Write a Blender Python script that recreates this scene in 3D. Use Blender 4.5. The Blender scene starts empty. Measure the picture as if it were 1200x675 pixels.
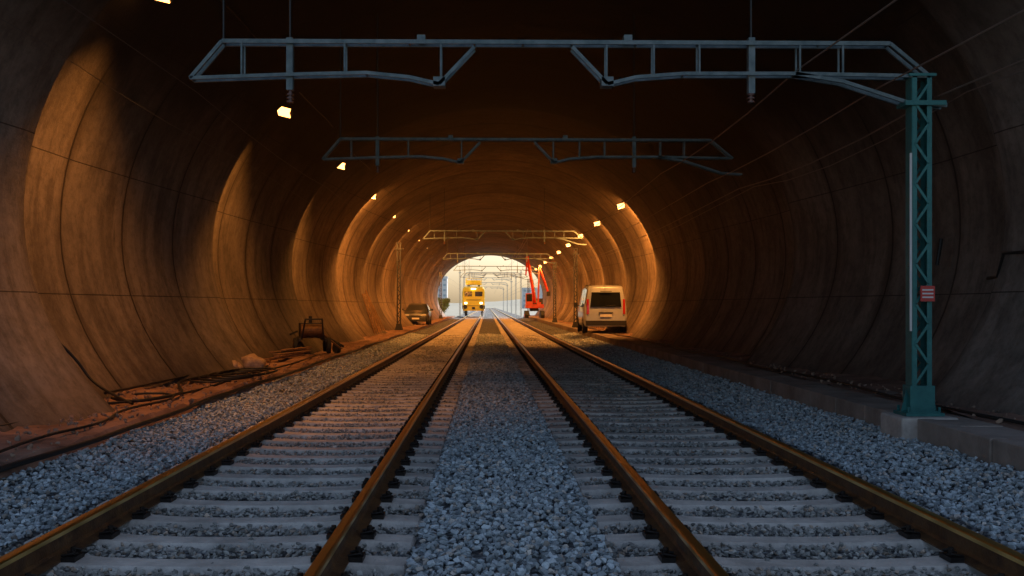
import bpy, bmesh, math, random
import numpy as np
from mathutils import Vector, Matrix, Euler
random.seed(7); rng=np.random.default_rng(7)
S=bpy.context.scene
COL=S.collection
F=1150.0; CAMZ=1.38
T0=4.0; TS=9.4; MOD=8.7; Y1=122.0

# ---------------------------------------------------------------- materials
def mat(name, col, rough=0.7, metal=0.0, var=0.0, vscale=5.0, bump=0.0, bscale=30.0, col2=None, emis=None, estr=0, coat=0):
    m=bpy.data.materials.new(name); m.use_nodes=True
    nt=m.node_tree; N=nt.nodes; L=nt.links
    b=N['Principled BSDF']
    b.inputs['Base Color'].default_value=(*col,1); b.inputs['Roughness'].default_value=rough; b.inputs['Metallic'].default_value=metal
    if coat: b.inputs['Coat Weight'].default_value=coat; b.inputs['Coat Roughness'].default_value=0.08
    tc=N.new('ShaderNodeTexCoord')
    if var>0 or col2:
        n=N.new('ShaderNodeTexNoise'); n.inputs['Scale'].default_value=vscale; n.inputs['Detail'].default_value=8; n.inputs['Roughness'].default_value=.65
        L.new(tc.outputs['Object'],n.inputs['Vector'])
        r=N.new('ShaderNodeValToRGB'); r.color_ramp.elements[0].position=.35; r.color_ramp.elements[1].position=.65
        c2=col2 if col2 else tuple(min(1,c*(1+var)) for c in col)
        c1=col if col2 else tuple(c*(1-var) for c in col)
        r.color_ramp.elements[0].color=(*c1,1); r.color_ramp.elements[1].color=(*c2,1)
        L.new(n.outputs['Fac'],r.inputs['Fac']); L.new(r.outputs['Color'],b.inputs['Base Color'])
    if bump>0:
        n=N.new('ShaderNodeTexNoise'); n.inputs['Scale'].default_value=bscale; n.inputs['Detail'].default_value=6
        L.new(tc.outputs['Object'],n.inputs['Vector'])
        bp=N.new('ShaderNodeBump'); bp.inputs['Strength'].default_value=bump; bp.inputs['Distance'].default_value=.02
        L.new(n.outputs['Fac'],bp.inputs['Height']); L.new(bp.outputs['Normal'],b.inputs['Normal'])
    if emis: b.inputs['Emission Color'].default_value=(*emis,1); b.inputs['Emission Strength'].default_value=estr
    return m

# ---------------------------------------------------------------- mesh builder
class MB:
    def __init__(s): s.v=[]; s.f=[]; s.m=[]
    def add(s,vs,fs,mi=0):
        o=len(s.v); s.v+= [tuple(v) for v in vs]; s.f+=[tuple(i+o for i in f) for f in fs]; s.m+=[mi]*len(fs)
    def box(s,c,d,mi=0,rot=None):
        x,y,z=[a/2 for a in d]
        vs=[Vector(p) for p in [(-x,-y,-z),(x,-y,-z),(x,y,-z),(-x,y,-z),(-x,-y,z),(x,-y,z),(x,y,z),(-x,y,z)]]
        if rot: 
            M=Euler(rot).to_matrix(); vs=[M@v for v in vs]
        C=Vector(c); s.add([v+C for v in vs],[(0,3,2,1),(4,5,6,7),(0,1,5,4),(1,2,6,5),(2,3,7,6),(3,0,4,7)],mi)
    def beam(s,p,q,w,h,mi=0,up=(0,0,1)):
        p=Vector(p);q=Vector(q);d=(q-p).normalized();u=Vector(up)
        if abs(d.dot(u))>.98: u=Vector((0,1,0))
        a=d.cross(u).normalized();b=a.cross(d).normalized()
        vs=[]
        for c in (p,q):
            for sa,sb in ((-1,-1),(1,-1),(1,1),(-1,1)): vs.append(c+a*sa*w/2+b*sb*h/2)
        s.add(vs,[(0,1,2,3),(7,6,5,4),(0,4,5,1),(1,5,6,2),(2,6,7,3),(3,7,4,0)],mi)
    def cyl(s,p,q,r,r2=None,n=12,mi=0):
        p=Vector(p);q=Vector(q);d=(q-p).normalized();u=Vector((0,0,1))
        if abs(d.dot(u))>.98:u=Vector((0,1,0))
        a=d.cross(u).normalized();b=a.cross(d)
        r2=r if r2 is None else r2
        vs=[p+(a*math.cos(t)+b*math.sin(t))*r for t in [2*math.pi*i/n for i in range(n)]]
        vs+=[q+(a*math.cos(t)+b*math.sin(t))*r2 for t in [2*math.pi*i/n for i in range(n)]]
        fs=[(i,(i+1)%n,n+(i+1)%n,n+i) for i in range(n)]+[tuple(range(n))[::-1],tuple(range(n,2*n))]
        s.add(vs,fs,mi)
    def loft(s,secs,mi=0,closed=True,cap=True):
        n=len(secs[0]); vs=[p for q in secs for p in q]; fs=[]
        for k in range(len(secs)-1):
            for i in range(n if closed else n-1):
                j=(i+1)%n; fs.append((k*n+i,k*n+j,(k+1)*n+j,(k+1)*n+i))
        if cap: fs+= [tuple(range(n))[::-1], tuple(range((len(secs)-1)*n,len(secs)*n))]
        s.add(vs,fs,mi)
    def build(s,name,mats,parent=None,smooth=False,bevel=0,loc=None,rot=None,fixn=True):
        me=bpy.data.meshes.new(name); me.from_pydata(s.v,[],s.f)
        for m in mats: me.materials.append(m)
        me.polygons.foreach_set('material_index',s.m)
        if fixn:
            bm=bmesh.new(); bm.from_mesh(me); bmesh.ops.recalc_face_normals(bm,faces=bm.faces); bm.to_mesh(me); bm.free()
        if smooth:
            me.polygons.foreach_set('use_smooth',[True]*len(me.polygons))
            try: me.set_sharp_from_angle(angle=math.radians(38))
            except Exception: pass
        me.update()
        o=bpy.data.objects.new(name,me); COL.objects.link(o)
        if bevel:
            b=o.modifiers.new('b','BEVEL'); b.width=bevel; b.segments=2; b.limit_method='ANGLE'
        if parent: o.parent=parent
        if loc: o.location=loc
        if rot: o.rotation_euler=rot
        return o
def empty(name,loc=(0,0,0),rot=(0,0,0)):
    e=bpy.data.objects.new(name,None); COL.objects.link(e); e.location=loc; e.rotation_euler=rot; e.empty_display_size=.3; return e

# ---------------------------------------------------------------- tunnel
CX,CZ=0.35,2.58; A=6.8; BT=5.3; BL=4.86
def prof(ang,off=0.0):
    a=A+off; b=(BT if math.sin(ang)>0 else BL)+off
    return CX+a*math.cos(ang), CZ+b*math.sin(ang)
def wall_material():
    m=bpy.data.materials.new('tunnel_concrete'); m.use_nodes=True; nt=m.node_tree;N=nt.nodes;L=nt.links;b=N['Principled BSDF']
    tc=N.new('ShaderNodeTexCoord'); sep=N.new('ShaderNodeSeparateXYZ'); L.new(tc.outputs['Object'],sep.inputs[0])
    def noise(sc,map=None,det=8,ro=.6):
        n=N.new('ShaderNodeTexNoise'); n.inputs['Scale'].default_value=sc; n.inputs['Detail'].default_value=det; n.inputs['Roughness'].default_value=ro
        if map:
            mp=N.new('ShaderNodeMapping'); mp.inputs['Scale'].default_value=map; L.new(tc.outputs['Object'],mp.inputs[0]); L.new(mp.outputs[0],n.inputs['Vector'])
        else: L.new(tc.outputs['Object'],n.inputs['Vector'])
        return n.outputs['Fac']
    def ramp(f,c0,c1,p0=.3,p1=.7):
        r=N.new('ShaderNodeValToRGB'); r.color_ramp.elements[0].position=p0; r.color_ramp.elements[1].position=p1
        r.color_ramp.elements[0].color=(*c0,1); r.color_ramp.elements[1].color=(*c1,1); L.new(f,r.inputs[0]); return r.outputs[0]
    def mul(a,bb,fac=1.0):
        x=N.new('ShaderNodeMix'); x.data_type='RGBA'; x.blend_type='MULTIPLY'; x.inputs[0].default_value=fac
        L.new(a,x.inputs[6]); L.new(bb,x.inputs[7]); return x.outputs[2]
    def math_(op,a,v=None,bb=None):
        x=N.new('ShaderNodeMath'); x.operation=op
        for i,val in ((0,a),(1,bb if bb is not None else v)):
            if val is None: continue
            if isinstance(val,(int,float)): x.inputs[i].default_value=val
            else: L.new(val,x.inputs[i])
        return x.outputs[0]
    c=ramp(noise(.55,None,10,.72),(.17,.138,.115),(.29,.24,.20),.38,.60)
    c=mul(c,ramp(noise(1.5,(1,2.2,.3),8,.65),(.46,.43,.41),(1,1,1),.38,.54),.65)
    c=mul(c,ramp(noise(6,None,9,.78),(.5,.48,.46),(1,1,1),.36,.55),.7)
    lines=None
    for z0 in (1.55,3.6,5.5):
        d=math_('ABSOLUTE',math_('SUBTRACT',sep.outputs[2],z0)); k=math_('GREATER_THAN',d,.008)
        lines=k if lines is None else math_('MULTIPLY',lines,bb=k)
    r=math_('ABSOLUTE',math_('SUBTRACT',math_('FRACT',math_('DIVIDE',math_('ADD',sep.outputs[1],200*2.175-T0),2.175)),.5))
    k=math_('LESS_THAN',r,.488); lines=math_('MULTIPLY',lines,bb=k)
    lc=ramp(lines,(.27,.24,.22),(1,1,1),.0,1.)
    c=mul(c,lc)
    # damp stain beside ring joints
    st=math_('MULTIPLY',math_('MULTIPLY',r,r),math_('MULTIPLY',noise(1.1,None,5),7.0))
    c=mul(c,ramp(st,(1,1,1),(.58,.55,.53),.55,1.0))
    fl=math_('FLOOR',math_('DIVIDE',math_('ADD',sep.outputs[1],200*2.175-T0),2.175))
    wn=N.new('ShaderNodeTexWhiteNoise'); wn.noise_dimensions='1D'; L.new(fl,wn.inputs['W'])
    c=mul(c,ramp(wn.outputs['Value'],(.64,.64,.64),(1,1,1),0,1))
    # shade of the unlit crown painted into the colour, easing with depth
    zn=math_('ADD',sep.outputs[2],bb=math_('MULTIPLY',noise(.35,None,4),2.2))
    crown_shade=ramp(math_('DIVIDE',zn,10),(1,1,1),(.04,.032,.028),.46,.66)
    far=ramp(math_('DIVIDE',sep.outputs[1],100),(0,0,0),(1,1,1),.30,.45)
    far_lit=ramp(math_('DIVIDE',zn,10),(1.7,1.55,1.4),(.60,.50,.42),.52,.80)  # far walls tinted brighter to imitate lamplight, crown only half dark
    mx=N.new('ShaderNodeMix'); mx.data_type='RGBA'; L.new(far,mx.inputs[0]); L.new(crown_shade,mx.inputs[6]); L.new(far_lit,mx.inputs[7])
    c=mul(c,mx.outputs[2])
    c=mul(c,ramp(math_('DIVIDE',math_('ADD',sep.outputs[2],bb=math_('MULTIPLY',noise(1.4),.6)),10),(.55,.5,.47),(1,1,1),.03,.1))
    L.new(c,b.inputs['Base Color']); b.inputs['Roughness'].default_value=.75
    h=math_('ADD',math_('MULTIPLY',noise(22,None,8,.7),.4),bb=math_('ADD',noise(1.6,None,5),bb=lines))
    bp=N.new('ShaderNodeBump'); bp.inputs['Strength'].default_value=.6; bp.inputs['Distance'].default_value=.03; L.new(h,bp.inputs['Height']); L.new(bp.outputs[0],b.inputs['Normal'])
    return m
M_wall=wall_material()
mb=MB()
a0=-math.asin(2.9/BL); angs=[a0+(math.pi-2*a0)*i/72 for i in range(73)]
secs=[(lambda o,yy:[(prof(t,o)[0],yy,prof(t,o)[1]) for t in angs])(-.17,TS)]
nmod=math.ceil((Y1-T0)/MOD)
for k in range(nmod):
    ys=T0+k*MOD
    for q,(dy,off) in enumerate(((0.0,0.04),(2.4,.02),(4.35,-.10),(6.5,-.28),(MOD-.3,-.46),(MOD-.02,-.46),(MOD-.01,0.04))):
        if k==0 and q<3: continue
        yy=min(ys+dy,Y1); 
        secs.append([(prof(t,off)[0],yy,prof(t,off)[1]) for t in angs])
        if yy>=Y1: break
mb.loft(secs,0,closed=False,cap=False)
tun=empty('railway_tunnel')
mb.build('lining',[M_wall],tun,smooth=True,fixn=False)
M_port=mat('portal_concrete',(.33,.31,.28),.85,var=.25,vscale=1.2,bump=.4)
for yy,nm in ((TS-.4,'portal_wall_1'),(Y1+.4,'portal_wall_2')):
    mb=MB(); n=len(angs)
    inn=[prof(t,-.16 if yy<50 else -.02) for t in angs]; out=[]
    for t in angs:
        c,s=math.cos(t),math.sin(t); k=min(22/max(abs(c),1e-4), 10/max(abs(s),1e-4)); out.append((CX+k*c,max(CZ+k*s,-.6)))
    d=.4 
    for (ya) in (yy-d,yy+d):
        vs=[(p[0],ya,p[1]) for p in inn]+[(p[0],ya,p[1]) for p in out]
        mb.add(vs,[(i,i+1,n+i+1,n+i) for i in range(n-1)])
    mb.add([(p[0],yy-d,p[1]) for p in inn]+[(p[0],yy+d,p[1]) for p in inn],[(i,i+1,n+i+1,n+i) for i in range(n-1)])
    mb.add([(p[0],yy-d,p[1]) for p in out]+[(p[0],yy+d,p[1]) for p in out],[(i,i+1,n+i+1,n+i) for i in range(n-1)])
    mb.build(nm,[M_port],tun)

# ---------------------------------------------------------------- ground, walkways
M_ground=mat('earth',(.36,.35,.33),.95,col2=(.28,.29,.21),vscale=.15,bump=.4,bscale=3)
mb=MB(); mb.add([(-2500,-800,-.55),(2500,-800,-.55),(2500,4000,-.55),(-2500,4000,-.55)],[(0,1,2,3)])
mb.build('ground',[M_ground])
M_dirt=mat('red_dirt',(.14,.072,.05),.9,col2=(.36,.205,.14),vscale=1.6,bump=.8,bscale=14)
def grid_strip(name,x0,x1,y0,y1,nx,ny,zf,m,parent=None):
    xs=np.linspace(x0,x1,nx); ys=np.linspace(y0,y1,ny)
    v=[(x,yy,zf(x,yy)) for yy in ys for x in xs]
    f=[(j*nx+i,j*nx+i+1,(j+1)*nx+i+1,(j+1)*nx+i) for j in range(ny-1) for i in range(nx-1)]
    b=MB(); b.add(v,f); return b.build(name,[m],parent,smooth=True,fixn=False)
from mathutils import noise as mnoise
def nz(x,y,s,a): return mnoise.noise(Vector((x*s,y*s,3.3)))*a
XL=-4.05; XR=4.62; ZL=.03; ZR=.16
grid_strip('dirt_walkway',-6.6,XL,-12,Y1+3,28,1000,lambda x,y: ZL+nz(x,y,.8,.06)+nz(x,y,3.5,.04)+nz(x,y,9,.02)-(.12 if x>XL-.03 else 0)+ .09*max(0,(-5.2-x)),M_dirt)
M_conc=mat('walkway_concrete',(.20,.15,.12),.85,col2=(.38,.30,.25),vscale=1.3,bump=.5,bscale=25)
mb=MB(); yy=-12
while yy<Y1+3:
    L_=1.0; j=random.uniform(-.008,.008)
    mb.box((XR+.09+j,yy+L_/2,(ZR-.3)/2),(.18,L_-.012,ZR+.3))
    mb.box((XR+.42,yy+L_/2,ZR-.035+j/2),(.46,L_-.015,.05))
    yy+=L_
mb.box((XR+1.42,(Y1-9)/2,-.08),(1.5,Y1+15,.44)); 
mb.build('concrete_walkway',[M_conc],bevel=.012)
grid_strip('dirt_verge',XR+.62,6.75,-12,Y1+3,14,700,lambda x,y: ZR-.012+nz(x,y,.7,.05)+nz(x,y,4,.03)+.12*max(0,x-5.8),M_dirt)

# ---------------------------------------------------------------- tracks
TL,TR=-1.78,2.08; HG=.87
M_rust=mat('rail_rust',(.07,.035,.02),.5,metal=.3,col2=(.18,.09,.035),vscale=9,bump=.3,bscale=60)
M_head=mat('rail_head',(.98,.66,.22),.30,metal=1.0,var=.06,vscale=5)
M_slp=mat('sleeper_concrete',(.42,.375,.33),.85,col2=(.70,.64,.57),vscale=3,bump=.5,bscale=40)
M_clip=mat('fastening_steel',(.035,.028,.025),.5,metal=.6,var=.3,vscale=20)
RP=[(-.075,-.172),(.075,-.172),(.075,-.162),(.020,-.145),(.0085,-.125),(.0085,-.05),(.034,-.038),(.036,-.012),(.030,-.003),(.018,0),(-.018,0),(-.030,-.003),(-.036,-.012),(-.034,-.038),(-.0085,-.05),(-.0085,-.125),(-.020,-.145),(-.075,-.162)]
def bz(x,y):
    if abs(x-TL)<1.32 or abs(x-TR)<1.32: z=-.203
    elif TL<x<TR: z=-.15+.02*math.cos((x-.15)*2)
    elif x<-3.5: z=-.16+.09*min(1,(-3.5-x)/.5)
    elif x>3.7: z=-.16+.11*min(1,(x-3.7)/.9)
    else: z=-.165
    return z+nz(x,y,1.1,.025)
for T in (TL,TR):
    tr=empty('railway_track')
    mb=MB(); n=len(RP)
    for sg in (-1,1):
        x0=T+sg*HG
        ysn=list(np.linspace(-12,600,60))
        for j in range(len(ysn)-1):
            vs=[(x0+p[0],ysn[j],p[1]) for p in RP]+[(x0+p[0],ysn[j+1],p[1]) for p in RP]
            for i in range(n):
                mb.add([vs[i],vs[(i+1)%n],vs[n+(i+1)%n],vs[n+i]],[(0,1,2,3)],1 if 7<=i<=11 or i in (6,12) else 0)
    mb.build('rails',[M_rust,M_head],tr)
    mb=MB(); cl=MB(); y=-6.0
    while y<420:
        jy=random.uniform(-.015,.015); jr=random.uniform(-.006,.006)
        secs=[]
        for (u,zt,wt,wb) in ((-1.3,-.205,.19,.28),(-1.28,-.185,.23,.31),(-.98,-.172,.24,.31),(-.74,-.172,.24,.31),(-.6,-.183,.22,.30),(-.3,-.192,.20,.28),(0,-.194,.20,.28),(.3,-.192,.20,.28),(.6,-.183,.22,.30),(.74,-.172,.24,.31),(.98,-.172,.24,.31),(1.28,-.185,.23,.31),(1.3,-.205,.19,.28)):
            yc=y+jy+u*jr
            secs.append([(T+u,yc-wb/2,-.36),(T+u,yc+wb/2,-.36),(T+u,yc+wt/2+.012,zt-.025),(T+u,yc+wt/2-.012,zt),(T+u,yc-wt/2+.012,zt),(T+u,yc-wt/2-.012,zt-.025)])
        mb.loft(secs)
        if y<110:
            for sg in (-1,1):
                for s2 in (-1,1):
                    xx=T+sg*HG+s2*.115
                    cl.box((xx,y+jy,-.158),(.085,.15,.03))
                    if y<45:
                        cl.cyl((xx+s2*.005,y+jy,-.15),(xx+s2*.005,y+jy,-.095),.017,n=8)
                        cl.cyl((xx+s2*.005,y+jy,-.140),(xx+s2*.005,y+jy,-.128),.03,n=8)
                        for e in (-1,1):
                            cl.cyl((xx+s2*.03,y+jy+e*.05,-.125),(xx-s2*.05,y+jy+e*.045,-.14),.009,n=6)
                            cl.cyl((xx+s2*.03,y+jy+e*.05,-.125),(xx,y+jy+e*.015,-.108),.009,n=6)
        y+=.6
    mb.build('sleepers',[M_slp],tr,smooth=True)
    cl.build('fastenings',[M_clip],tr,fixn=False)

# ---------------------------------------------------------------- ballast
def ballast_mat():
    m=bpy.data.materials.new('ballast_stone'); m.use_nodes=True; nt=m.node_tree;N=nt.nodes;L=nt.links;b=N['Principled BSDF']
    at=N.new('ShaderNodeAttribute'); at.attribute_name='Col'
    tc=N.new('ShaderNodeTexCoord'); n=N.new('ShaderNodeTexNoise'); n.inputs['Scale'].default_value=60; n.inputs['Detail'].default_value=4; L.new(tc.outputs['Object'],n.inputs['Vector'])
    r=N.new('ShaderNodeValToRGB'); r.color_ramp.elements[0].color=(.65,.65,.65,1); r.color_ramp.elements[1].color=(1.15,1.15,1.15,1); L.new(n.outputs[0],r.inputs[0])
    x=N.new('ShaderNodeMix'); x.data_type='RGBA'; x.blend_type='MULTIPLY'; x.inputs[0].default_value=1; L.new(at.outputs['Color'],x.inputs[6]); L.new(r.outputs[0],x.inputs[7])
    L.new(x.outputs[2],b.inputs['Base Color']); b.inputs['Roughness'].default_value=.8
    return m
def bed_mat():
    m=bpy.data.materials.new('ballast_bed'); m.use_nodes=True; nt=m.node_tree;N=nt.nodes;L=nt.links;b=N['Principled BSDF']
    tc=N.new('ShaderNodeTexCoord'); v=N.new('ShaderNodeTexVoronoi'); v.inputs['Scale'].default_value=17; L.new(tc.outputs['Object'],v.inputs['Vector'])
    r=N.new('ShaderNodeValToRGB'); r.color_ramp.elements[0].color=(.36,.385,.40,1); r.color_ramp.elements[1].color=(.05,.05,.055,1); r.color_ramp.elements[1].position=.75; L.new(v.outputs['Distance'],r.inputs[0])
    sp=N.new('ShaderNodeSeparateColor'); L.new(v.outputs['Color'],sp.inputs[0])
    r2=N.new('ShaderNodeValToRGB'); r2.color_ramp.elements[0].color=(.5,.5,.5,1); r2.color_ramp.elements[1].color=(1.3,1.3,1.3,1); L.new(sp.outputs[0],r2.inputs[0])
    x=N.new('ShaderNodeMix'); x.data_type='RGBA'; x.blend_type='MULTIPLY'; x.inputs[0].default_value=1; L.new(r.outputs[0],x.inputs[6]); L.new(r2.outputs[0],x.inputs[7])
    L.new(x.outputs[2],b.inputs['Base Color']); b.inputs['Roughness'].default_value=.9
    bp=N.new('ShaderNodeBump'); bp.inputs['Strength'].default_value=1; bp.inputs['Distance'].default_value=.04; bp.invert=True; L.new(v.outputs['Distance'],bp.inputs['Height']); L.new(bp.outputs[0],b.inputs['Normal'])
    return m
bal=empty('gravel_ballast')
bx=[XL-.05,-3.7,-3.4,-3.12,-3.08,-1.78,-.50,-.46,.15,.74,.78,2.08,3.38,3.42,3.9,4.3,XR+.02]
mb=MB(); ysn=list(np.linspace(-12,Y1+3,300))+list(np.linspace(Y1+6,600,60))
vs=[(x,yy,bz(x,yy)-.035) for yy in ysn for x in bx]; nx=len(bx)
mb.add(vs,[(j*nx+i,j*nx+i+1,(j+1)*nx+i+1,(j+1)*nx+i) for j in range(len(ysn)-1) for i in range(nx-1)])
mb.build('bed',[bed_mat()],bal,smooth=True,fixn=False)
rocks=[]
for i in range(14):
    bm=bmesh.new(); r=np.random.default_rng(100+i)
    sc=np.array([1,r.uniform(.65,.95),r.uniform(.5,.8)])
    for p in r.normal(size=(12,3)):
        p=p/np.linalg.norm(p)*r.uniform(.8,1.05); p=p*sc; bm.verts.new(p)
    g=bmesh.ops.convex_hull(bm,input=bm.verts)
    dl=[e for e in g['geom_interior'] if isinstance(e,bmesh.types.BMVert)]
    if dl: bmesh.ops.delete(bm,geom=dl,context='VERTS')
    bmesh.ops.triangulate(bm,faces=bm.faces); bm.verts.ensure_lookup_table(); bm.verts.index_update()
    rocks.append((np.array([v.co[:] for v in bm.verts]),np.array([[v.index for v in f.verts] for f in bm.faces]))); bm.free()
def scatter(y0,y1,dens,smin,smax):
    n=int((XR-XL)*(y1-y0)*dens); x=rng.uniform(XL-.02,XR-.03,n); y=rng.uniform(y0,y1,n)
    keep=np.ones(n,bool)
    for T in (TL,TR):
        intr=np.abs(x-T)<1.31
        ph=np.abs(((y+6.0+.3)%.6)-.3)
        keep&=~(intr&(ph<.135)&(rng.random(n)>.02))
        for sg in (-1,1): keep&=~(np.abs(x-T-sg*HG)<.06)
    x=x[keep];y=y[keep]
    inn=(np.abs(x-TL)<1.31)|(np.abs(x-TR)<1.31)
    z=np.array([bz(a,b) for a,b in zip(x,y)])+rng.uniform(-.03,.012,len(x))
    s=rng.uniform(smin,smax,len(x))*np.where(inn,.85,1)
    return x,y,z,s,inn
P=[scatter(2.5,15,680,.021,.037),scatter(15,30,360,.03,.043),scatter(30,52,200,.038,.052)]
x,y,z,s,inn=[np.concatenate([p[i] for p in P]) for i in range(5)]
N_=len(x); q=rng.normal(size=(N_,4)); q/=np.linalg.norm(q,axis=1)[:,None]
w,a,b_,c=q.T
R=np.stack([1-2*(b_*b_+c*c),2*(a*b_-c*w),2*(a*c+b_*w),2*(a*b_+c*w),1-2*(a*a+c*c),2*(b_*c-a*w),2*(a*c-b_*w),2*(b_*c+a*w),1-2*(a*a+b_*b_)],1).reshape(-1,3,3)
which=rng.integers(0,len(rocks),N_)
g=rng.beta(1.8,2.4,N_)*.60+.22
tint=np.stack([g*.90,g*1.0,g*1.04],1)
wm=rng.random(N_)<.12; tint[wm]=np.stack([g*1.10,g*.98,g*.86],1)[wm]
tint[inn]=tint[inn]*np.array([.88,.77,.68])
VV=[];FF=[];CC=[];o=0
for k,(rv,rf) in enumerate(rocks):
    idx=np.where(which==k)[0]
    v=np.einsum('nij,vj->nvi',R[idx],rv)*s[idx][:,None,None]; v[:,:,2]*=.8
    v+=np.stack([x[idx],y[idx],z[idx]],1)[:,None,:]
    f=rf[None]+(np.arange(len(idx))*len(rv))[:,None,None]+o
    VV.append(v.reshape(-1,3));FF.append(f.reshape(-1,3));CC.append(np.repeat(tint[idx],len(rv),0)); o+=len(idx)*len(rv)
VV=np.concatenate(VV);FF=np.concatenate(FF);CC=np.concatenate(CC)
me=bpy.data.meshes.new('stones'); me.vertices.add(len(VV)); me.vertices.foreach_set('co',VV.astype(np.float32).ravel())
me.loops.add(FF.size); me.loops.foreach_set('vertex_index',FF.astype(np.int32).ravel())
me.polygons.add(len(FF)); me.polygons.foreach_set('loop_start',np.arange(0,FF.size,3,dtype=np.int32))
me.update(calc_edges=True)
at=me.color_attributes.new('Col','FLOAT_COLOR','POINT'); at.data.foreach_set('color',np.concatenate([CC,np.ones((len(CC),1))],1).astype(np.float32).ravel())
me.polygons.foreach_set('use_smooth',[False]*len(me.polygons))
me.materials.append(ballast_mat()); ob=bpy.data.objects.new('stones',me); COL.objects.link(ob); ob.parent=bal

# ---------------------------------------------------------------- lamps
M_house=mat('lamp_housing',(.05,.05,.05),.5,metal=.5)
M_glow=mat('lamp_glass',(1,.6,.25),.3,emis=(1,.42,.10),estr=7)
SOD=(1,.36,.065)
def lamp(x,y,z,side,power,far):
    e=empty('tunnel_lamp',(x,y,z))
    b=MB(); b.box((0,0,.05),(.34,.26,.12)); b.beam((0,0,.1),(side*.36,.0,.34),.05,.05)
    b.build('housing',[M_house],e,bevel=.01,rot=(math.radians(-18),side*math.radians(-14),0))
    g=MB(); g.box((0,0,-.022),(.28,.22,.02)); g.box((0,-.135,.03),(.30,.008,.10)); g.build('glass',[M_glow],e,rot=(math.radians(-18),side*math.radians(-14),0))
    l=bpy.data.lights.new('bulb','SPOT'); l.energy=power
    l.spot_size=math.radians(172 if far else 110); l.spot_blend=.55 if far else .7
    l.color=SOD; l.shadow_soft_size=.06
    o=bpy.data.objects.new('bulb',l); COL.objects.link(o); o.parent=e; o.location=(0,.02,-.12); o.rotation_euler=(math.radians(36 if far else 8),side*math.radians(-5),0)
K=4.4*F
for k in range(-1,12):
    d=K*(.00279+.00172*k)
    if d>TS+1.5 and d<Y1-1: lamp(-4.72,d,CAMZ+4.47,-1,760 if k<3 else 1350,k>=3)
    if k>=3 and d<Y1-1: lamp(5.48,d,CAMZ+4.05,1,1350,True)

# ---------------------------------------------------------------- gantries and masts
M_teal=mat('teal_paint',(.02,.13,.13),.45,metal=.2,col2=(.04,.20,.19),vscale=6,bump=.15,bscale=40)
M_galv=mat('galvanised_steel',(.08,.115,.125),.5,metal=.4,col2=(.17,.21,.22),vscale=7)
M_galo=mat('painted_steel',(.35,.40,.42),.5,metal=.2,col2=(.45,.5,.5),vscale=7)
M_pole_c=mat('footing_concrete',(.40,.33,.29),.85,col2=(.56,.49,.43),vscale=5,bump=.5)
M_red=mat('red_sign_paint',(.55,.05,.04),.5); M_white=mat('white_plastic',(.7,.66,.64),.5)
M_insul=mat('brown_insulator',(.12,.04,.025),.25)
def P3(px,py,sc): return ((px-571)/sc, CAMZ+(358-py)/sc)
def gantry(d,lift=0.0,hang=True,tk=1.0,mm=None):
    g=empty('overhead_line_gantry',(0,d,0)); b=MB(); mm=mm or M_galv
    def pt(px,py,yy=0): 
        X,Z=P3(px,py,106.0); return Vector((X,yy,Z+lift))
    Y_=.07
    for yo in (-Y_,Y_):
        def br(a,c,w=.03,h=.038*tk): b.beam(pt(*a,yo),pt(*c,yo),w,h)
        br((262,50),(1040,53),.03,.045*tk)
        br((225,93),(262,50)); br((1040,53),(1087,92))
        for A_,B_ in (((225,93),(340,89)),((340,89),(430,87)),((430,87),(480,92)),((480,92),(515,100)),((515,100),(556,57)),((670,57),(711,100)),((711,100),(745,92)),((745,92),(800,88)),((800,88),(930,88)),((930,88),(985,97)),((985,97),(1062,122)),((1062,122),(1106,125)),((930,88),(1085,91))): br(A_,B_)
        for xx,yb in ((285,91),(405,88),(517,98),(710,98),(765,91),(818,88),(935,89),(985,90)): br((xx,51),(xx,yb),.02,.022*tk)
    for xx,yb in ((262,50),(340,51),(405,51),(480,51),(556,52),(613,52),(670,52),(745,52),(818,52),(880,52),(960,52),(1040,53),(225,93),(430,87),(515,100),(711,100),(800,88),(930,88)):
        b.beam(pt(xx,yb,-Y_),pt(xx,yb,Y_),.02,.02)
    b.beam(pt(340,45),pt(340,106),.07,.09); b.beam(pt(880,45),pt(880,110),.07,.09)
    for xx in (494,735): b.box(pt(xx,46),(.09,.16,.06))
    for xx in (515,711): b.box(pt(xx,97),(.13,.17,.1))
    b.build('truss',[mm],g,bevel=0)
    b=MB()
    for xx in (340,880):
        p=pt(xx,106); b.cyl(p,p+Vector((0,0,-.14)),.022,n=10); 
        for i in range(3): b.cyl(p+Vector((0,0,-.04-i*.04)),p+Vector((0,0,-.055-i*.04)),.045,n=12)
    b.build('insulators',[M_insul],g)
    if hang:
        b=MB()
        for xx in (262,340,880):
            X,Z=P3(xx,50,106.0); tt=math.acos((X-CX)/A); zt=CZ+BT*math.sin(tt)-.05
            b.cyl((X,0,Z+lift),(X,0,zt),.012,n=6)
        b.build('hangers',[M_house],g)
    return g
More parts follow.
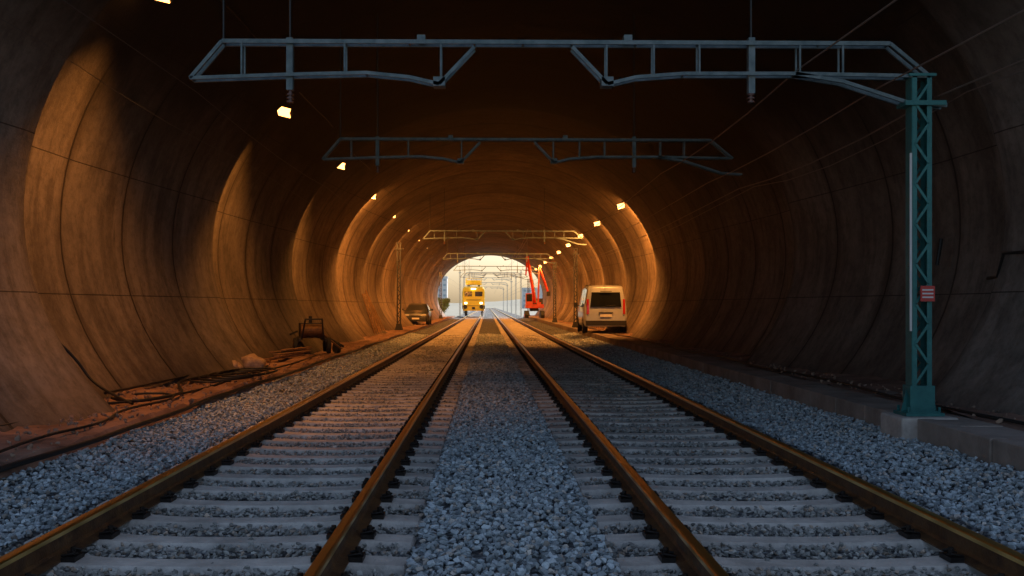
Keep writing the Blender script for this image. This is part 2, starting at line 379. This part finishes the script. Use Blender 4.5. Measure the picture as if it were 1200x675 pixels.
def mast(x,d,zb,zt,footing=True,w=.25,col=None):
    g=empty('lattice_mast',(x,d,0)); b=MB(); m=col or M_teal
    for sx in (-1,1):
        b.box((sx*(w/2-.02),0,(zb+zt)/2),(.012,.16,zt-zb))
        for sy in (-1,1): b.box((sx*(w/2-.045),sy*.08,(zb+zt)/2),(.05,.010,zt-zb))
    z=zb+.35; s_=1
    while z<zt-.25:
        for sy in (-1,1): b.beam((-s_*(w/2-.05),sy*.088,z),(s_*(w/2-.05),sy*.088,z+.22),.028,.008,up=(0,1,0))
        z+=.22; s_=-s_
    b.box((0,0,zb+.02),(.42,.34,.035)); b.box((0,0,zb+.18),(w+.02,.2,.3)); b.box((0,0,zb+.045),(.34,.26,.02))
    for sx in (-1,1):
        for sy in (-1,1):
            b.cyl((sx*.17,sy*.13,zb+.03),(sx*.17,sy*.13,zb+.10),.016,n=6); 
        b.add([(sx*(w/2+.01),-.006,zb+.04),(sx*.2,-.006,zb+.04),(sx*(w/2+.01),-.006,zb+.3),(sx*(w/2+.01),.006,zb+.04),(sx*.2,.006,zb+.04),(sx*(w/2+.01),.006,zb+.3)],[(0,1,2),(3,5,4),(0,3,4,1),(1,4,5,2),(2,5,3,0)])
    b.box((0,0,zt-.02),(w+.05,.22,.03)); b.box((.03,0,zt-.33),(w+.2,.24,.05))
    b.build('lattice',[m],g)
    if footing:
        f=MB(); f.box((.0,0,(zb-.28)/2-.0),(.62,.6,zb+.28)); f.build('footing',[M_pole_c],g,bevel=.025)
    return g
gantry(10.85)
mg=mast(4.77,10.85,.17,CAMZ+2.55)
b=MB(); b.box((.04,-.13,1.51),(.155,.012,.17)); b.build('warning_plate',[M_red],mg)
b=MB(); 
for zz in (1.47,1.51,1.55): b.box((.04,-.1375,zz),(.12,.002,.016))
b.build('plate_lettering',[M_white],mg)
b=MB(); b.cyl((-.13,-.1,1.1),(-.13,-.1,3.05),.014,n=8); b.build('earth_conduit',[M_white],mg)
gantry(19.5,lift=.4)
for i,d in enumerate((50,72,95,118)):
    gantry(d,lift=.9,tk=1.3)
for d in (50,95): mast(-4.5,d,.12,CAMZ+3.2,col=M_house,footing=False)
for d in (55,72,118): mast(4.95,d,.14,CAMZ+3.2,col=M_house,footing=False)
for d in (140,165,195,235,290):
    gantry(d,lift=1.8 if d<160 else 2.6,hang=False,tk=2.0,mm=M_galo); mast(4.8,d,-.5,CAMZ+5.0,footing=False,col=M_galo); mast(-3.9,d,-.5,CAMZ+5.0,footing=False,col=M_galo)

# overhead wires
M_wire=mat('copper_wire',(.24,.19,.16),.45,metal=.5)
def tube(name,pts,r,m,parent=None,cyc=False,kind='NURBS'):
    c=bpy.data.curves.new(name,'CURVE'); c.dimensions='3D'; c.bevel_depth=r; c.bevel_resolution=2; c.resolution_u=6
    sp=c.splines.new(kind); sp.points.add(len(pts)-1)
    for i,p in enumerate(pts): sp.points[i].co=(*p,1)
    if kind=='NURBS': sp.use_endpoint_u=True; sp.order_u=3
    c.materials.append(m); o=bpy.data.objects.new(name,c); COL.objects.link(o)
    if parent:o.parent=parent
    return o
for X,Z,sag,r in ((3.45,2.62,.10,.009),(4.35,2.42,.06,.009),(5.0,2.32,.12,.010),(5.3,2.36,.2,.007),(-3.2,2.35,.08,.004),(-4.9,2.9,.1,.004),(2.08,3.45,.02,.007),(-1.78,3.45,.02,.007),(2.08,3.9,.25,.007),(-1.78,3.9,.25,.007)):
    if X in(2.08,-1.78): ysn=[50,72,95,118,140,165,195,235,290]
    else: ysn=[-8,10.85,19.5,50,72,95,118,140,165,195,235,290]
    pts=[]
    for i in range(len(ysn)-1):
        for t in (0,.25,.5,.75):
            pts.append((X,ysn[i]+(ysn[i+1]-ysn[i])*t,CAMZ+Z-sag*4*t*(1-t)))
    pts.append((X,ysn[-1],CAMZ+Z))
    tube('overhead_wire',pts,r,M_wire if X>0 else M_house,kind='POLY')

# ---------------------------------------------------------------- wall conduits, hoses
M_black=mat('black_rubber',(.018,.017,.016),.55)
def wallx(z,side,off=.12):
    s=(z-CZ)/(BT if z>CZ else BL); c=math.sqrt(max(0,1-s*s)); return CX+side*(A-.12-off)*c
tube('wall_conduit',[(wallx(2.05,1,.36),y_,2.05+.02*math.sin(y_)) for y_ in (10,11,12,12.6)]+[(wallx(1.75,1,.36),12.65,1.75),(wallx(1.75,1,.1),13.4,1.75)],.022,M_black,kind='POLY')
tube('wall_conduit',[(wallx(1.85,1,.08),15.0,2.0),(wallx(2.3,1,.08),15.0,2.4)],.03,M_black,kind='POLY')
tube('wall_conduit',[(wallx(1,-1,-.08),12.75,1.0),(wallx(1,-1,-.08),13.1,1.0),(wallx(.98,-1,-.06),13.5,.98),(wallx(.6,-1,.0),13.7,.65),(wallx(.2,-1,-.1),13.8,.3),(-5.0,13.4,.1),(-4.7,13.0,.08)],.02,M_black)
tube('hose',[(-5.2,13.6,.1),(-4.9,13.2,.08),(-4.6,13.6,.08),(-4.5,14.6,.08),(-4.9,15.6,.08),(-5.3,16.8,.1),(-4.9,18.4,.09),(-4.5,19.5,.08),(-4.7,21,.09)],.022,M_black)
tube('hose',[(-5.4,9.0,.12),(-5.0,11.0,.09),(-5.2,12.6,.1),(-4.7,13.4,.08),(-4.4,15.5,.07),(-4.6,18.0,.08),(-4.3,22,.07),(-4.5,26,.08)],.018,M_black)
tube('hose',[(-5.45,14.0,.13),(-5.3,17.0,.12),(-5.45,20.0,.14),(-5.2,24,.12),(-5.3,27,.12)],.02,M_black)
tube('hose',[(-4.25,8.0,.07),(-4.5,9.6,.08),(-4.25,11.0,.07),(-4.6,12.2,.08),(-4.35,13.8,.07),(-4.75,14.6,.09),(-5.1,14.2,.1)],.016,M_black)
tube('edge_cable',[(XL+.02+.05*math.sin(y_*.7)+.03*math.sin(y_*2.1),y_,.01) for y_ in np.arange(2,110,.9)],.028,M_black)
for i in range(4):
    pts=[(-4.75+.5*math.cos(t)+.1*i, 17.6+1.1*math.sin(t)+.2*i, .09+.02*i) for t in np.linspace(0,5.5+i*.4,14)]
    tube('hose_coil',pts,.018,M_black)
tube('wall_cable',[(wallx(6.3,-1,.25),y_,6.3-.12*abs(math.sin(y_*.36))) for y_ in np.arange(10,100,1.0)],.012,M_black)
tube('ground_cable',[(XR+.75+.1*math.sin(y_*.9),y_,ZR+.03) for y_ in np.arange(5,60,1.2)],.02,M_black)

def lump(name,loc,sz,m,seed,sub=3):
    bm=bmesh.new(); bmesh.ops.create_icosphere(bm,subdivisions=sub,radius=1)
    for v in bm.verts:
        n=mnoise.noise(v.co*1.7+Vector((seed,0,0)))*.35; v.co*=1+n; v.co.x*=sz[0];v.co.y*=sz[1];v.co.z=max(v.co.z,-.45)*sz[2]
    me=bpy.data.meshes.new(name); bm.to_mesh(me); bm.free(); me.materials.append(m)
    for p in me.polygons:p.use_smooth=True
    o=bpy.data.objects.new(name,me); COL.objects.link(o); o.location=loc; return o
M_sack=mat('sack_cloth',(.40,.28,.20),.9,var=.3,vscale=8,bump=.6)
lump('sand_sack',(-4.95,20.6,.15),(.28,.36,.19),M_sack,1); lump('sand_sack',(-5.25,20.0,.13),(.22,.28,.14),M_sack,5)
M_deb=mat('rubble_stone',(.3,.2,.14),.9,var=.3,vscale=6)
rb=MB()
for i in range(1300):
    side=random.random()<.75
    X=random.uniform(-5.5,-4.1) if side else random.uniform(5.3,6.0); Y=random.uniform(7,50) if random.random()<.6 else random.uniform(8,20); r_=random.uniform(.01,.035)*(1 if random.random()<.93 else 2)
    rv,rf=rocks[i%14]; M_=Euler((random.random()*6,random.random()*6,random.random()*6)).to_matrix()
    rb.add([M_@Vector(v)*r_+Vector((X,Y,(ZL if side else ZR)+.02+.09*max(0,-5.2-X))) for v in rv],[tuple(f) for f in rf.tolist()])
rb.build('loose_rubble',[M_deb],fixn=False)
M_wood=mat('plank_wood',(.30,.17,.08),.8,var=.35,vscale=4)
for X0,Y0,sd in ((-5.25,45,-1),(6.0,52,1)):
    b=MB()
    for i in range(6):
        b.beam((X0-sd*(.1+.05*i),Y0+i*.5,.06),(X0+sd*.45,Y0+i*.5+random.uniform(-.3,.3),1.6+random.random()*.5),.16,.04)
    b.build('leaning_planks',[M_wood])
b=MB()
for i in range(5): b.beam((-5.2+random.uniform(-.2,.2),23+i*.3,.12+.04*i),(-4.6+random.uniform(-.2,.2),25+i*.2,.12+.04*i),.14,.035)
b.build('plank_pile',[M_wood])

# ---------------------------------------------------------------- vehicles
M_glass=mat('car_glass',(.012,.014,.016),.08,coat=.5)
M_tyre=mat('tyre',(.02,.02,.02),.85); M_rim=mat('wheel_rim',(.35,.35,.36),.35,metal=.8)
M_silver=mat('silver_paint',(.48,.53,.58),.35,metal=.25,var=.06,vscale=2,coat=.6)
M_dark=mat('dark_car_paint',(.035,.04,.045),.35,metal=.1,coat=.5)
M_plas=mat('black_plastic',(.025,.025,.027),.6)
M_tail=mat('tail_lamp',(.45,.015,.01),.2,coat=.5); M_plate=mat('number_plate',(.75,.75,.72),.5)
M_headl=mat('head_lamp',(.75,.75,.75),.1,metal=.3,coat=.6)
def car(name,loc,rotz,paint,kind='van'):
    e=empty(name,loc,(0,0,rotz))
    if kind=='van':
        L_=4.75; W=.95; H=2.12; zb=.30; belt=1.12
        st=[(0,.90,.60,H-.28,.0),(.06,.97,.66,H-.10,.0),(.25,1.0,.70,H-.02,0),(1.2,1,.72,H,0),(2.6,1,.72,H-.02,0),(3.0,1,.71,H-.10,0),(3.5,1,.68,H-.52,0),(3.85,.99,.72,1.22,0),(4.2,.97,.74,1.12,0),(4.6,.90,.70,.95,0),(4.75,.78,.6,.7,0)]
    else:
        L_=4.2; W=.88; H=1.47; zb=.22; belt=.88
        st=[(0,.86,.62,.80,0),(.08,.95,.66,1.0,0),(.35,.99,.66,1.15,0),(.95,1,.64,H-.04,0),(1.6,1,.64,H,0),(2.2,1,.63,H-.03,0),(2.6,1,.62,H-.15,0),(3.1,1,.66,1.0,0),(3.6,.98,.7,.92,0),(4.05,.9,.66,.78,0),(4.2,.78,.55,.6,0)]
    def sec(y,kw,kr,zr):
        w=W*kw; wr=W*(kr+.12) if zr>belt+.3 else w*.9; bl=min(belt,zr-.06)
        half=[(w*.93,zb),(w*.985,zb+.12),(w,zb+.4 if zb+.4<bl else bl-.08),(w*.985,bl),(wr,max(bl+.01,zr-.10)),(wr-.09,zr-.02),(wr*.5,zr)]
        pts=[(-a,y,c) for a,c in half]+[(0,y,zr+.005)]+[(a,y,c) for a,c in half[::-1]]
        return pts
    secs=[sec(a,b_,c,d) for a,b_,c,d,_ in st]
    if kind=='van':
        for si in (0,1): secs[si]=[(p[0],p[1]+max(0,p[2]-belt)*.14*(1 if si==0 else .6),p[2]) for p in secs[si]]
    b=MB(); b.loft(secs,0,closed=True,cap=True); body=b.build('body',[paint],e,smooth=True,bevel=.015)
    gl=MB()
    def interp(y):
        for i in range(len(st)-1):
            if st[i][0]<=y<=st[i+1][0]:
                t=(y-st[i][0])/(st[i+1][0]-st[i][0]); return [tuple(np.array(secs[i][j])*(1-t)+np.array(secs[i+1][j])*t) for j in range(15)]
    wins=[(.35,1.35),(1.45,2.35),(2.43,3.25)] if kind=='van' else [(.75,1.35),(1.42,2.1),(2.16,2.85)]
    for ya,yb in wins:
        for side in (0,1):
            A_=interp(ya);B_=interp(yb); i0,i1=(3,4) if side==0 else (11,10)
            sg=-1 if side==0 else 1
            def pt(Sx,f): 
                p=Vector(Sx[i0]).lerp(Vector(Sx[i1]),f); p.x+=sg*.008; return p
            gl.add([pt(A_,.06),pt(B_,.06),pt(B_,.93),pt(A_,.93)],[(0,1,2,3)])
    s1,s2=(secs[5],secs[7])
    n_=Vector((0,.012,.012))
    gl.add([Vector(s2[4]).lerp(Vector(s2[10]),.06)+n_,Vector(s2[4]).lerp(Vector(s2[10]),.94)+n_,Vector(s1[10])+n_+Vector((-.08,.04,.05)),Vector(s1[4])+n_+Vector((.08,.04,.05))],[(0,1,2,3)])
    pl=MB(); tl=MB(); pt_=MB(); hl=MB()
    if kind=='van':
        def ry(z): return max(0,z-belt)*.14-.012
        gl.add([(-.68,ry(1.16),1.16),(.68,ry(1.16),1.16),(.62,ry(1.80),1.80),(-.62,ry(1.80),1.80)],[(0,1,2,3)])
        for sx in (-1,1):
            secv=[[(sx*.74,ry(z)-.03,z),(sx*.84,ry(z)-.02,z),(sx*(.86 if z<1.3 else .82),.06+ry(z),z),(sx*.74,.06+ry(z),z)] for z in (.84,1.0,1.25,1.5)]
            tl.loft(secv)
        pl.box((0,-.06,.45),(1.76,.20,.22)); pl.box((0,-.02,.9),(.62,.05,.05)); pt_.box((0,-.03,.78),(.52,.02,.12))
        pl.box((0,-.03,1.84),(.5,.05,.03)); pl.box((0,L_-.05,.45),(1.5,.2,.26))
        pl.cyl((.02,-.03,1.2),(.42,-.06,1.24),.012,n=6)
        for sx in (-1,1):
            pl.box((sx*.62,2.0,H+.03),(.035,2.6,.03)); hl.box((sx*.62,4.52,.86),(.3,.25,.16))
    else:
        pl.box((0,.0,.4),(1.5,.16,.22)); pl.box((0,L_-.04,.38),(1.45,.16,.2)); pl.box((0,L_+.01,.58),(.7,.05,.12))
        for sx in (-1,1):
            tl.box((sx*.66,.03,.82),(.26,.12,.14)); hl.box((sx*.6,L_-.1,.66),(.3,.22,.13))
        gl.add([(-.58,.13,.98),(.58,.13,.98),(.5,.82,1.37),(-.5,.82,1.37)],[(0,1,2,3)])
        pt_.box((0,L_+.05,.42),(.5,.02,.11))
    for sx in (-1,1):
        yy=3.05 if kind=='van' else 2.75; zz=belt+.08
        pl.beam((sx*W*.95,yy,zz),(sx*(W+.12),yy,zz+.03),.05,.04); pl.box((sx*(W+.16),yy,zz+.06),(.18,.09,.2 if kind=='van' else .13))
        for y_ in (.85,L_-.95):
            r_=.33 if kind=='van' else .31
            pl.cyl((sx*(W-.10),y_,r_+.02),(sx*(W+.006),y_,r_+.02),r_+.06,n=24)
    gl.build('windows',[M_glass],e); pl.build('trim',[M_plas],e,bevel=.012); tl.build('tail_lights',[M_tail],e,bevel=.01); pt_.build('number_plate',[M_plate],e); hl.build('headlights',[M_headl],e,bevel=.03)
    wh=MB()
    r_=.33 if kind=='van' else .31
    for sx in (-1,1):
        for y_ in (.85,L_-.95):
            wh.cyl((sx*(W-.2),y_,r_),(sx*(W+.012),y_,r_),r_,n=28,mi=0); wh.cyl((sx*(W+.0),y_,r_),(sx*(W+.02),y_,r_),r_*.62,n=20,mi=1)
            for q in range(5):
                an=q*2*math.pi/5; wh.beam((sx*(W+.024),y_,r_),(sx*(W+.024),y_+math.cos(an)*r_*.55,r_+math.sin(an)*r_*.55),.05,.01,mi=0,up=(1,0,0))
    wh.build('wheels',[M_tyre,M_rim],e)
    return e
car('parked_van',(5.2,43.0,ZR),math.radians(-1.0),M_silver,'van')
car('parked_car',(-4.95,72,ZL+.03),math.radians(180),M_dark,'car')

M_yel=mat('yellow_paint',(.92,.68,.03),.4,var=.08,vscale=2,coat=.3)
M_lampw=mat('white_lamp',(1,1,.9),.3,emis=(1,.95,.8),estr=4)
def railcar(x,y):
    e=empty('rail_maintenance_vehicle',(x,y,0)); e.scale=(1.24,1.24,1.22); b=MB()
    b.box((0,4.5,.95),(2.35,9,.35),1)
    secs=[]
    for yy,zt,w in ((0,2.35,1.08),(.12,3.0,1.16),(.3,3.15,1.18),(2.6,3.2,1.18),(2.75,3.1,1.18)):
        secs.append([(-w,yy-.0,1.12),(w,yy,1.12),(w,yy,2.1),(w*.97,yy+.0,zt-.25),(w*.82,yy,zt),(-w*.82,yy,zt),(-w*.97,yy,zt-.25),(-w,yy,2.1)])
    b.loft(secs,0)
    b.box((0,5.9,1.75),(2.2,5.8,1.2),0); b.box((0,4.2,2.55),(1.6,2.2,.5),0)
    for sx in (-1,1):
        b.box((sx*.55,-.02,2.35),(.78,.03,.5),2)
        b.box((sx*1.19,1.4,2.3),(.02,1.6,.65),2)
        b.box((sx*.8,-.03,1.38),(.26,.05,.18),3); b.cyl((sx*.85,-.5,1.0),(sx*.85,.1,1.0),.09,mi=1); b.cyl((sx*.85,-.53,1.0),(sx*.85,-.48,1.0),.22,n=16,mi=1)
        b.box((sx*1.0,-.06,.62),(.06,.06,.55),1)
        for yy in (1.2,2.6,6.5,7.9): b.cyl((sx*.8,yy,.45),(sx*.93,yy,.45),.45,n=24,mi=1)
        b.box((sx*.9,-.15,.42),(.3,.35,.05),1)
    b.box((0,-.03,1.72),(1.5,.03,.06),1); b.box((0,-.03,2.9),(.5,.06,.12),3); b.box((0,-.1,.85),(.3,.4,.25),1)
    b.box((0,-.02,.82),(2.2,.05,.5),0)
    b.box((0,3.0,3.42),(1.7,3.2,.08),0); b.box((0,2.0,3.6),(1.5,.6,.5),0)
    for sx in (-1,1):
        b.beam((sx*.5,3.6,2.7),(sx*.5,3.6,3.4),.12,.12,1); b.beam((sx*.6,1.8,3.15),(sx*.6,1.8,3.4),.1,.1,1)
        for z_ in (3.75,4.05): b.beam((sx*.83,1.4,z_),(sx*.83,4.6,z_),.05,.05,0)
        for yy in (1.4,2.5,3.6,4.6): b.beam((sx*.83,yy,3.45),(sx*.83,yy,4.05),.05,.05,0)
    for z_ in (3.75,4.05):
        b.beam((-.83,1.4,z_),(.83,1.4,z_),.05,.05,0)
    b.build('body',[M_yel,M_plas,M_glass,M_lampw],e,bevel=.02)
railcar(TL,127)
M_redp=mat('red_machine_paint',(.60,.05,.03),.4,var=.15,vscale=2,coat=.3)
def crane(x,y):
    e=empty('excavator_crane',(x,y,ZR)); e.scale=(.78,.9,1.05); b=MB()
    for sx in (-1,1):
        prof_=[(-1.6,.3),(-1.4,.05),(1.4,.05),(1.6,.3),(1.4,.7),(-1.4,.7)]
        b.loft([[(sx*.95-.22,p[0],p[1]) for p in prof_],[(sx*.95+.22,p[0],p[1]) for p in prof_]],1)
        for yy in (-1.2,-.6,0,.6,1.2): b.cyl((sx*1.19,yy,.25),(sx*1.2,yy,.25),.17,n=12,mi=0)
    b.cyl((0,0,.65),(0,0,.95),.55,n=20,mi=1)
    b.box((0,.3,1.1),(2.2,2.8,.35),0); b.box((.15,1.2,1.5),(1.9,1.1,.6),1)
    b.box((-.65,-.45,1.75),(.85,1.2,1.0),0); b.box((-.65,-1.06,1.85),(.7,.02,.65),2); b.box((-1.085,-.45,1.9),(.02,.9,.55),2)
    b.box((.5,-.9,1.25),(.5,.7,.4),0)
    b.beam((.1,-.4,1.4),(-.85,.1,5.6),.28,.3,0); b.beam((-.85,.1,5.6),(-1.05,-.9,3.9),.15,.18,0)
    b.beam((.45,-.2,1.4),(.6,-.2,4.6),.22,.24,0); b.beam((.6,-.2,4.6),(1.6,-.9,2.4),.18,.2,0)
    b.cyl((.3,-.7,1.3),(-.2,-.4,3.5),.06,mi=3); b.cyl((-.5,.4,4.6),(-.9,-.3,4.3),.05,mi=3)
    b.box((1.65,-1.0,2.2),(.4,.4,.4),1)
    b.build('body',[M_redp,M_plas,M_glass,M_rim],e,bevel=.02)
crane(4.45,93)

def trolley(x,y):
    e=empty('motor_compressor_cart',(x,y,ZL+.03),(0,0,.25)); b=MB()
    for sx in (-1,1):
        b.beam((sx*.35,-.8,.38),(sx*.35,.8,.38),.06,.08,0)
        for yy in (-.55,.55): b.cyl((sx*.40,yy,.22),(sx*.50,yy,.22),.22,n=20,mi=1); b.cyl((sx*.505,yy,.22),(sx*.52,yy,.22),.11,n=14,mi=2)
        b.beam((sx*.3,-.8,.4),(sx*.22,-1.15,.95),.04,.04,0)
    b.beam((-.24,-1.15,.95),(.24,-1.15,.95),.04,.04,0)
    b.box((0,.15,.62),(.6,.7,.42),0); b.cyl((-.3,-.4,.62),(.3,-.4,.62),.19,n=18,mi=2); b.cyl((0,.1,.83),(0,.1,1.02),.05,mi=0)
    b.box((0,.6,.55),(.5,.3,.28),2); b.beam((-.9,.3,.35),(-.35,.1,.6),.05,.05,0); b.beam((.35,.5,.5),(.95,.2,.15),.05,.06,0); b.beam((.35,-.2,.5),(.8,-.5,.12),.06,.04,2)
    b.cyl((.7,.2,.12),(.8,.25,.12),.16,n=16,mi=1)
    for i in range(4): b.beam((-.3+.2*i,-.6,.44),(-.3+.2*i,.7,.44),.08,.02,0)
    b.build('machine',[M_plas,M_tyre,M_rust],e,bevel=.01)
trolley(-4.95,27.5)

# ---------------------------------------------------------------- outside
M_bark=mat('bark',(.10,.07,.05),.9,var=.3)
M_leaf=mat('foliage',(.05,.085,.02),.7,col2=(.12,.14,.03),vscale=1.5); M_leafy=mat('yellow_foliage',(.20,.20,.03),.7,col2=(.30,.24,.03),vscale=1.5)
def tree(x,y,h,m,seed):
    r=random.Random(seed); e=empty('broadleaf_tree',(x,y,-.55)); b=MB()
    b.cyl((0,0,0),(0,0,h*.45),h*.03,h*.018,8)
    cl=[]
    for i in range(9):
        an=r.random()*6.28; z=h*r.uniform(.3,.5); rr=h*r.uniform(.1,.32); q=(math.cos(an)*rr,math.sin(an)*rr,h*r.uniform(.4,.92)); b.cyl((0,0,z),q,h*.012,h*.004,5); cl.append(q)
    b.build('trunk',[M_bark],e); l=MB()
    for q in cl:
        R_=h*r.uniform(.14,.22)
        for j in range(260):
            v=Vector((r.gauss(0,1),r.gauss(0,1),r.gauss(0,1))).normalized()*R_*r.random()**.4; v.z*=.75
            c=Vector(q)+v; s_=h*.022; M_=Euler((r.random()*6,r.random()*6,r.random()*6)).to_matrix()
            l.add([c+M_@Vector(p)*s_ for p in ((-1,-.6,0),(1,-.6,0),(1,.6,0),(-1,.6,0))],[(0,1,2,3)])
    l.build('crown',[m],e,fixn=False)
for i,(x_,y_,h_,m_) in enumerate(((-6.2,134,3.0,M_leafy),(-7,142,3.4,M_leafy),(-8.3,156,4,M_leafy),(-12,185,5,M_leafy),(-15,215,6,M_leaf),(14,190,5,M_leaf),(17,220,6,M_leaf))): tree(x_,y_,h_,m_,i)
M_bld=mat('render_wall',(.8,.8,.8),.8,var=.03); M_bw=mat('window_glass',(.45,.55,.6),.2)
def building(x,y,w,d,h,fl,nb):
    e=empty('apartment_building',(x,y,-.55)); b=MB(); b.box((0,d/2,h/2),(w,d,h)); b.box((0,d/2,h+.3),(w+.6,d+.6,.6)); b.box((w*.2,d/2,h+1.6),(w*.2,d*.4,2)); b.build('walls',[M_bld],e)
    g=MB()
    for i in range(fl):
        for j in range(nb): g.box((-w/2+(j+.5)*w/nb,-.02,(i+.55)*h/fl),(w/nb*.5,.08,h/fl*.4))
    g.build('windows',[M_bw],e)
building(-30,560,14,14,18,6,5); building(32,640,18,14,13,4,6)
hv=[];hf=[]; nx_=80
for j,(yy,k) in enumerate(((2500,0),(2700,.7),(3100,1))):
    for i in range(nx_): 
        X=-1800+i*3600/(nx_-1); hv.append((X,yy,-.6+k*(14+14*mnoise.noise(Vector((X*.003,0,0)))+8*mnoise.noise(Vector((X*.015,2,0))))))
for j in range(2):
    for i in range(nx_-1): hf.append((j*nx_+i,j*nx_+i+1,(j+1)*nx_+i+1,(j+1)*nx_+i))
b=MB(); b.add(hv,hf); b.build('hills',[M_ground],smooth=True,fixn=False)

# ---------------------------------------------------------------- light & camera
w=bpy.data.worlds.new('World'); S.world=w; w.use_nodes=True; nt=w.node_tree
bg=nt.nodes['Background']; sky=nt.nodes.new('ShaderNodeTexSky'); sky.sky_type='NISHITA'; sky.sun_disc=False
EL=math.radians(38); AZ=math.radians(30); sky.sun_elevation=EL; sky.sun_rotation=AZ; sky.dust_density=3.0; sky.air_density=1.0
nt.links.new(sky.outputs[0],bg.inputs[0]); bg.inputs[1].default_value=.15
sl=bpy.data.lights.new('sun','SUN'); sl.energy=5; sl.angle=math.radians(.5); sl.color=(1,.95,.88)
so=bpy.data.objects.new('sun',sl); COL.objects.link(so); dv=Vector((math.sin(AZ)*math.cos(EL),math.cos(AZ)*math.cos(EL),math.sin(EL)))
so.rotation_euler=dv.to_track_quat('Z','Y').to_euler(); so.location=(0,0,60)
cam=bpy.data.cameras.new('camera'); co=bpy.data.objects.new('camera',cam); COL.objects.link(co)
co.location=(0,0,CAMZ); co.rotation_euler=(math.radians(90),0,0); cam.sensor_width=36; cam.lens=36*F/1200; cam.shift_x=29/1200; cam.shift_y=20.5/1200; cam.clip_start=.1; cam.clip_end=6000
S.camera=co
S.view_settings.view_transform='Standard'; S.view_settings.look='None'; S.view_settings.exposure=0
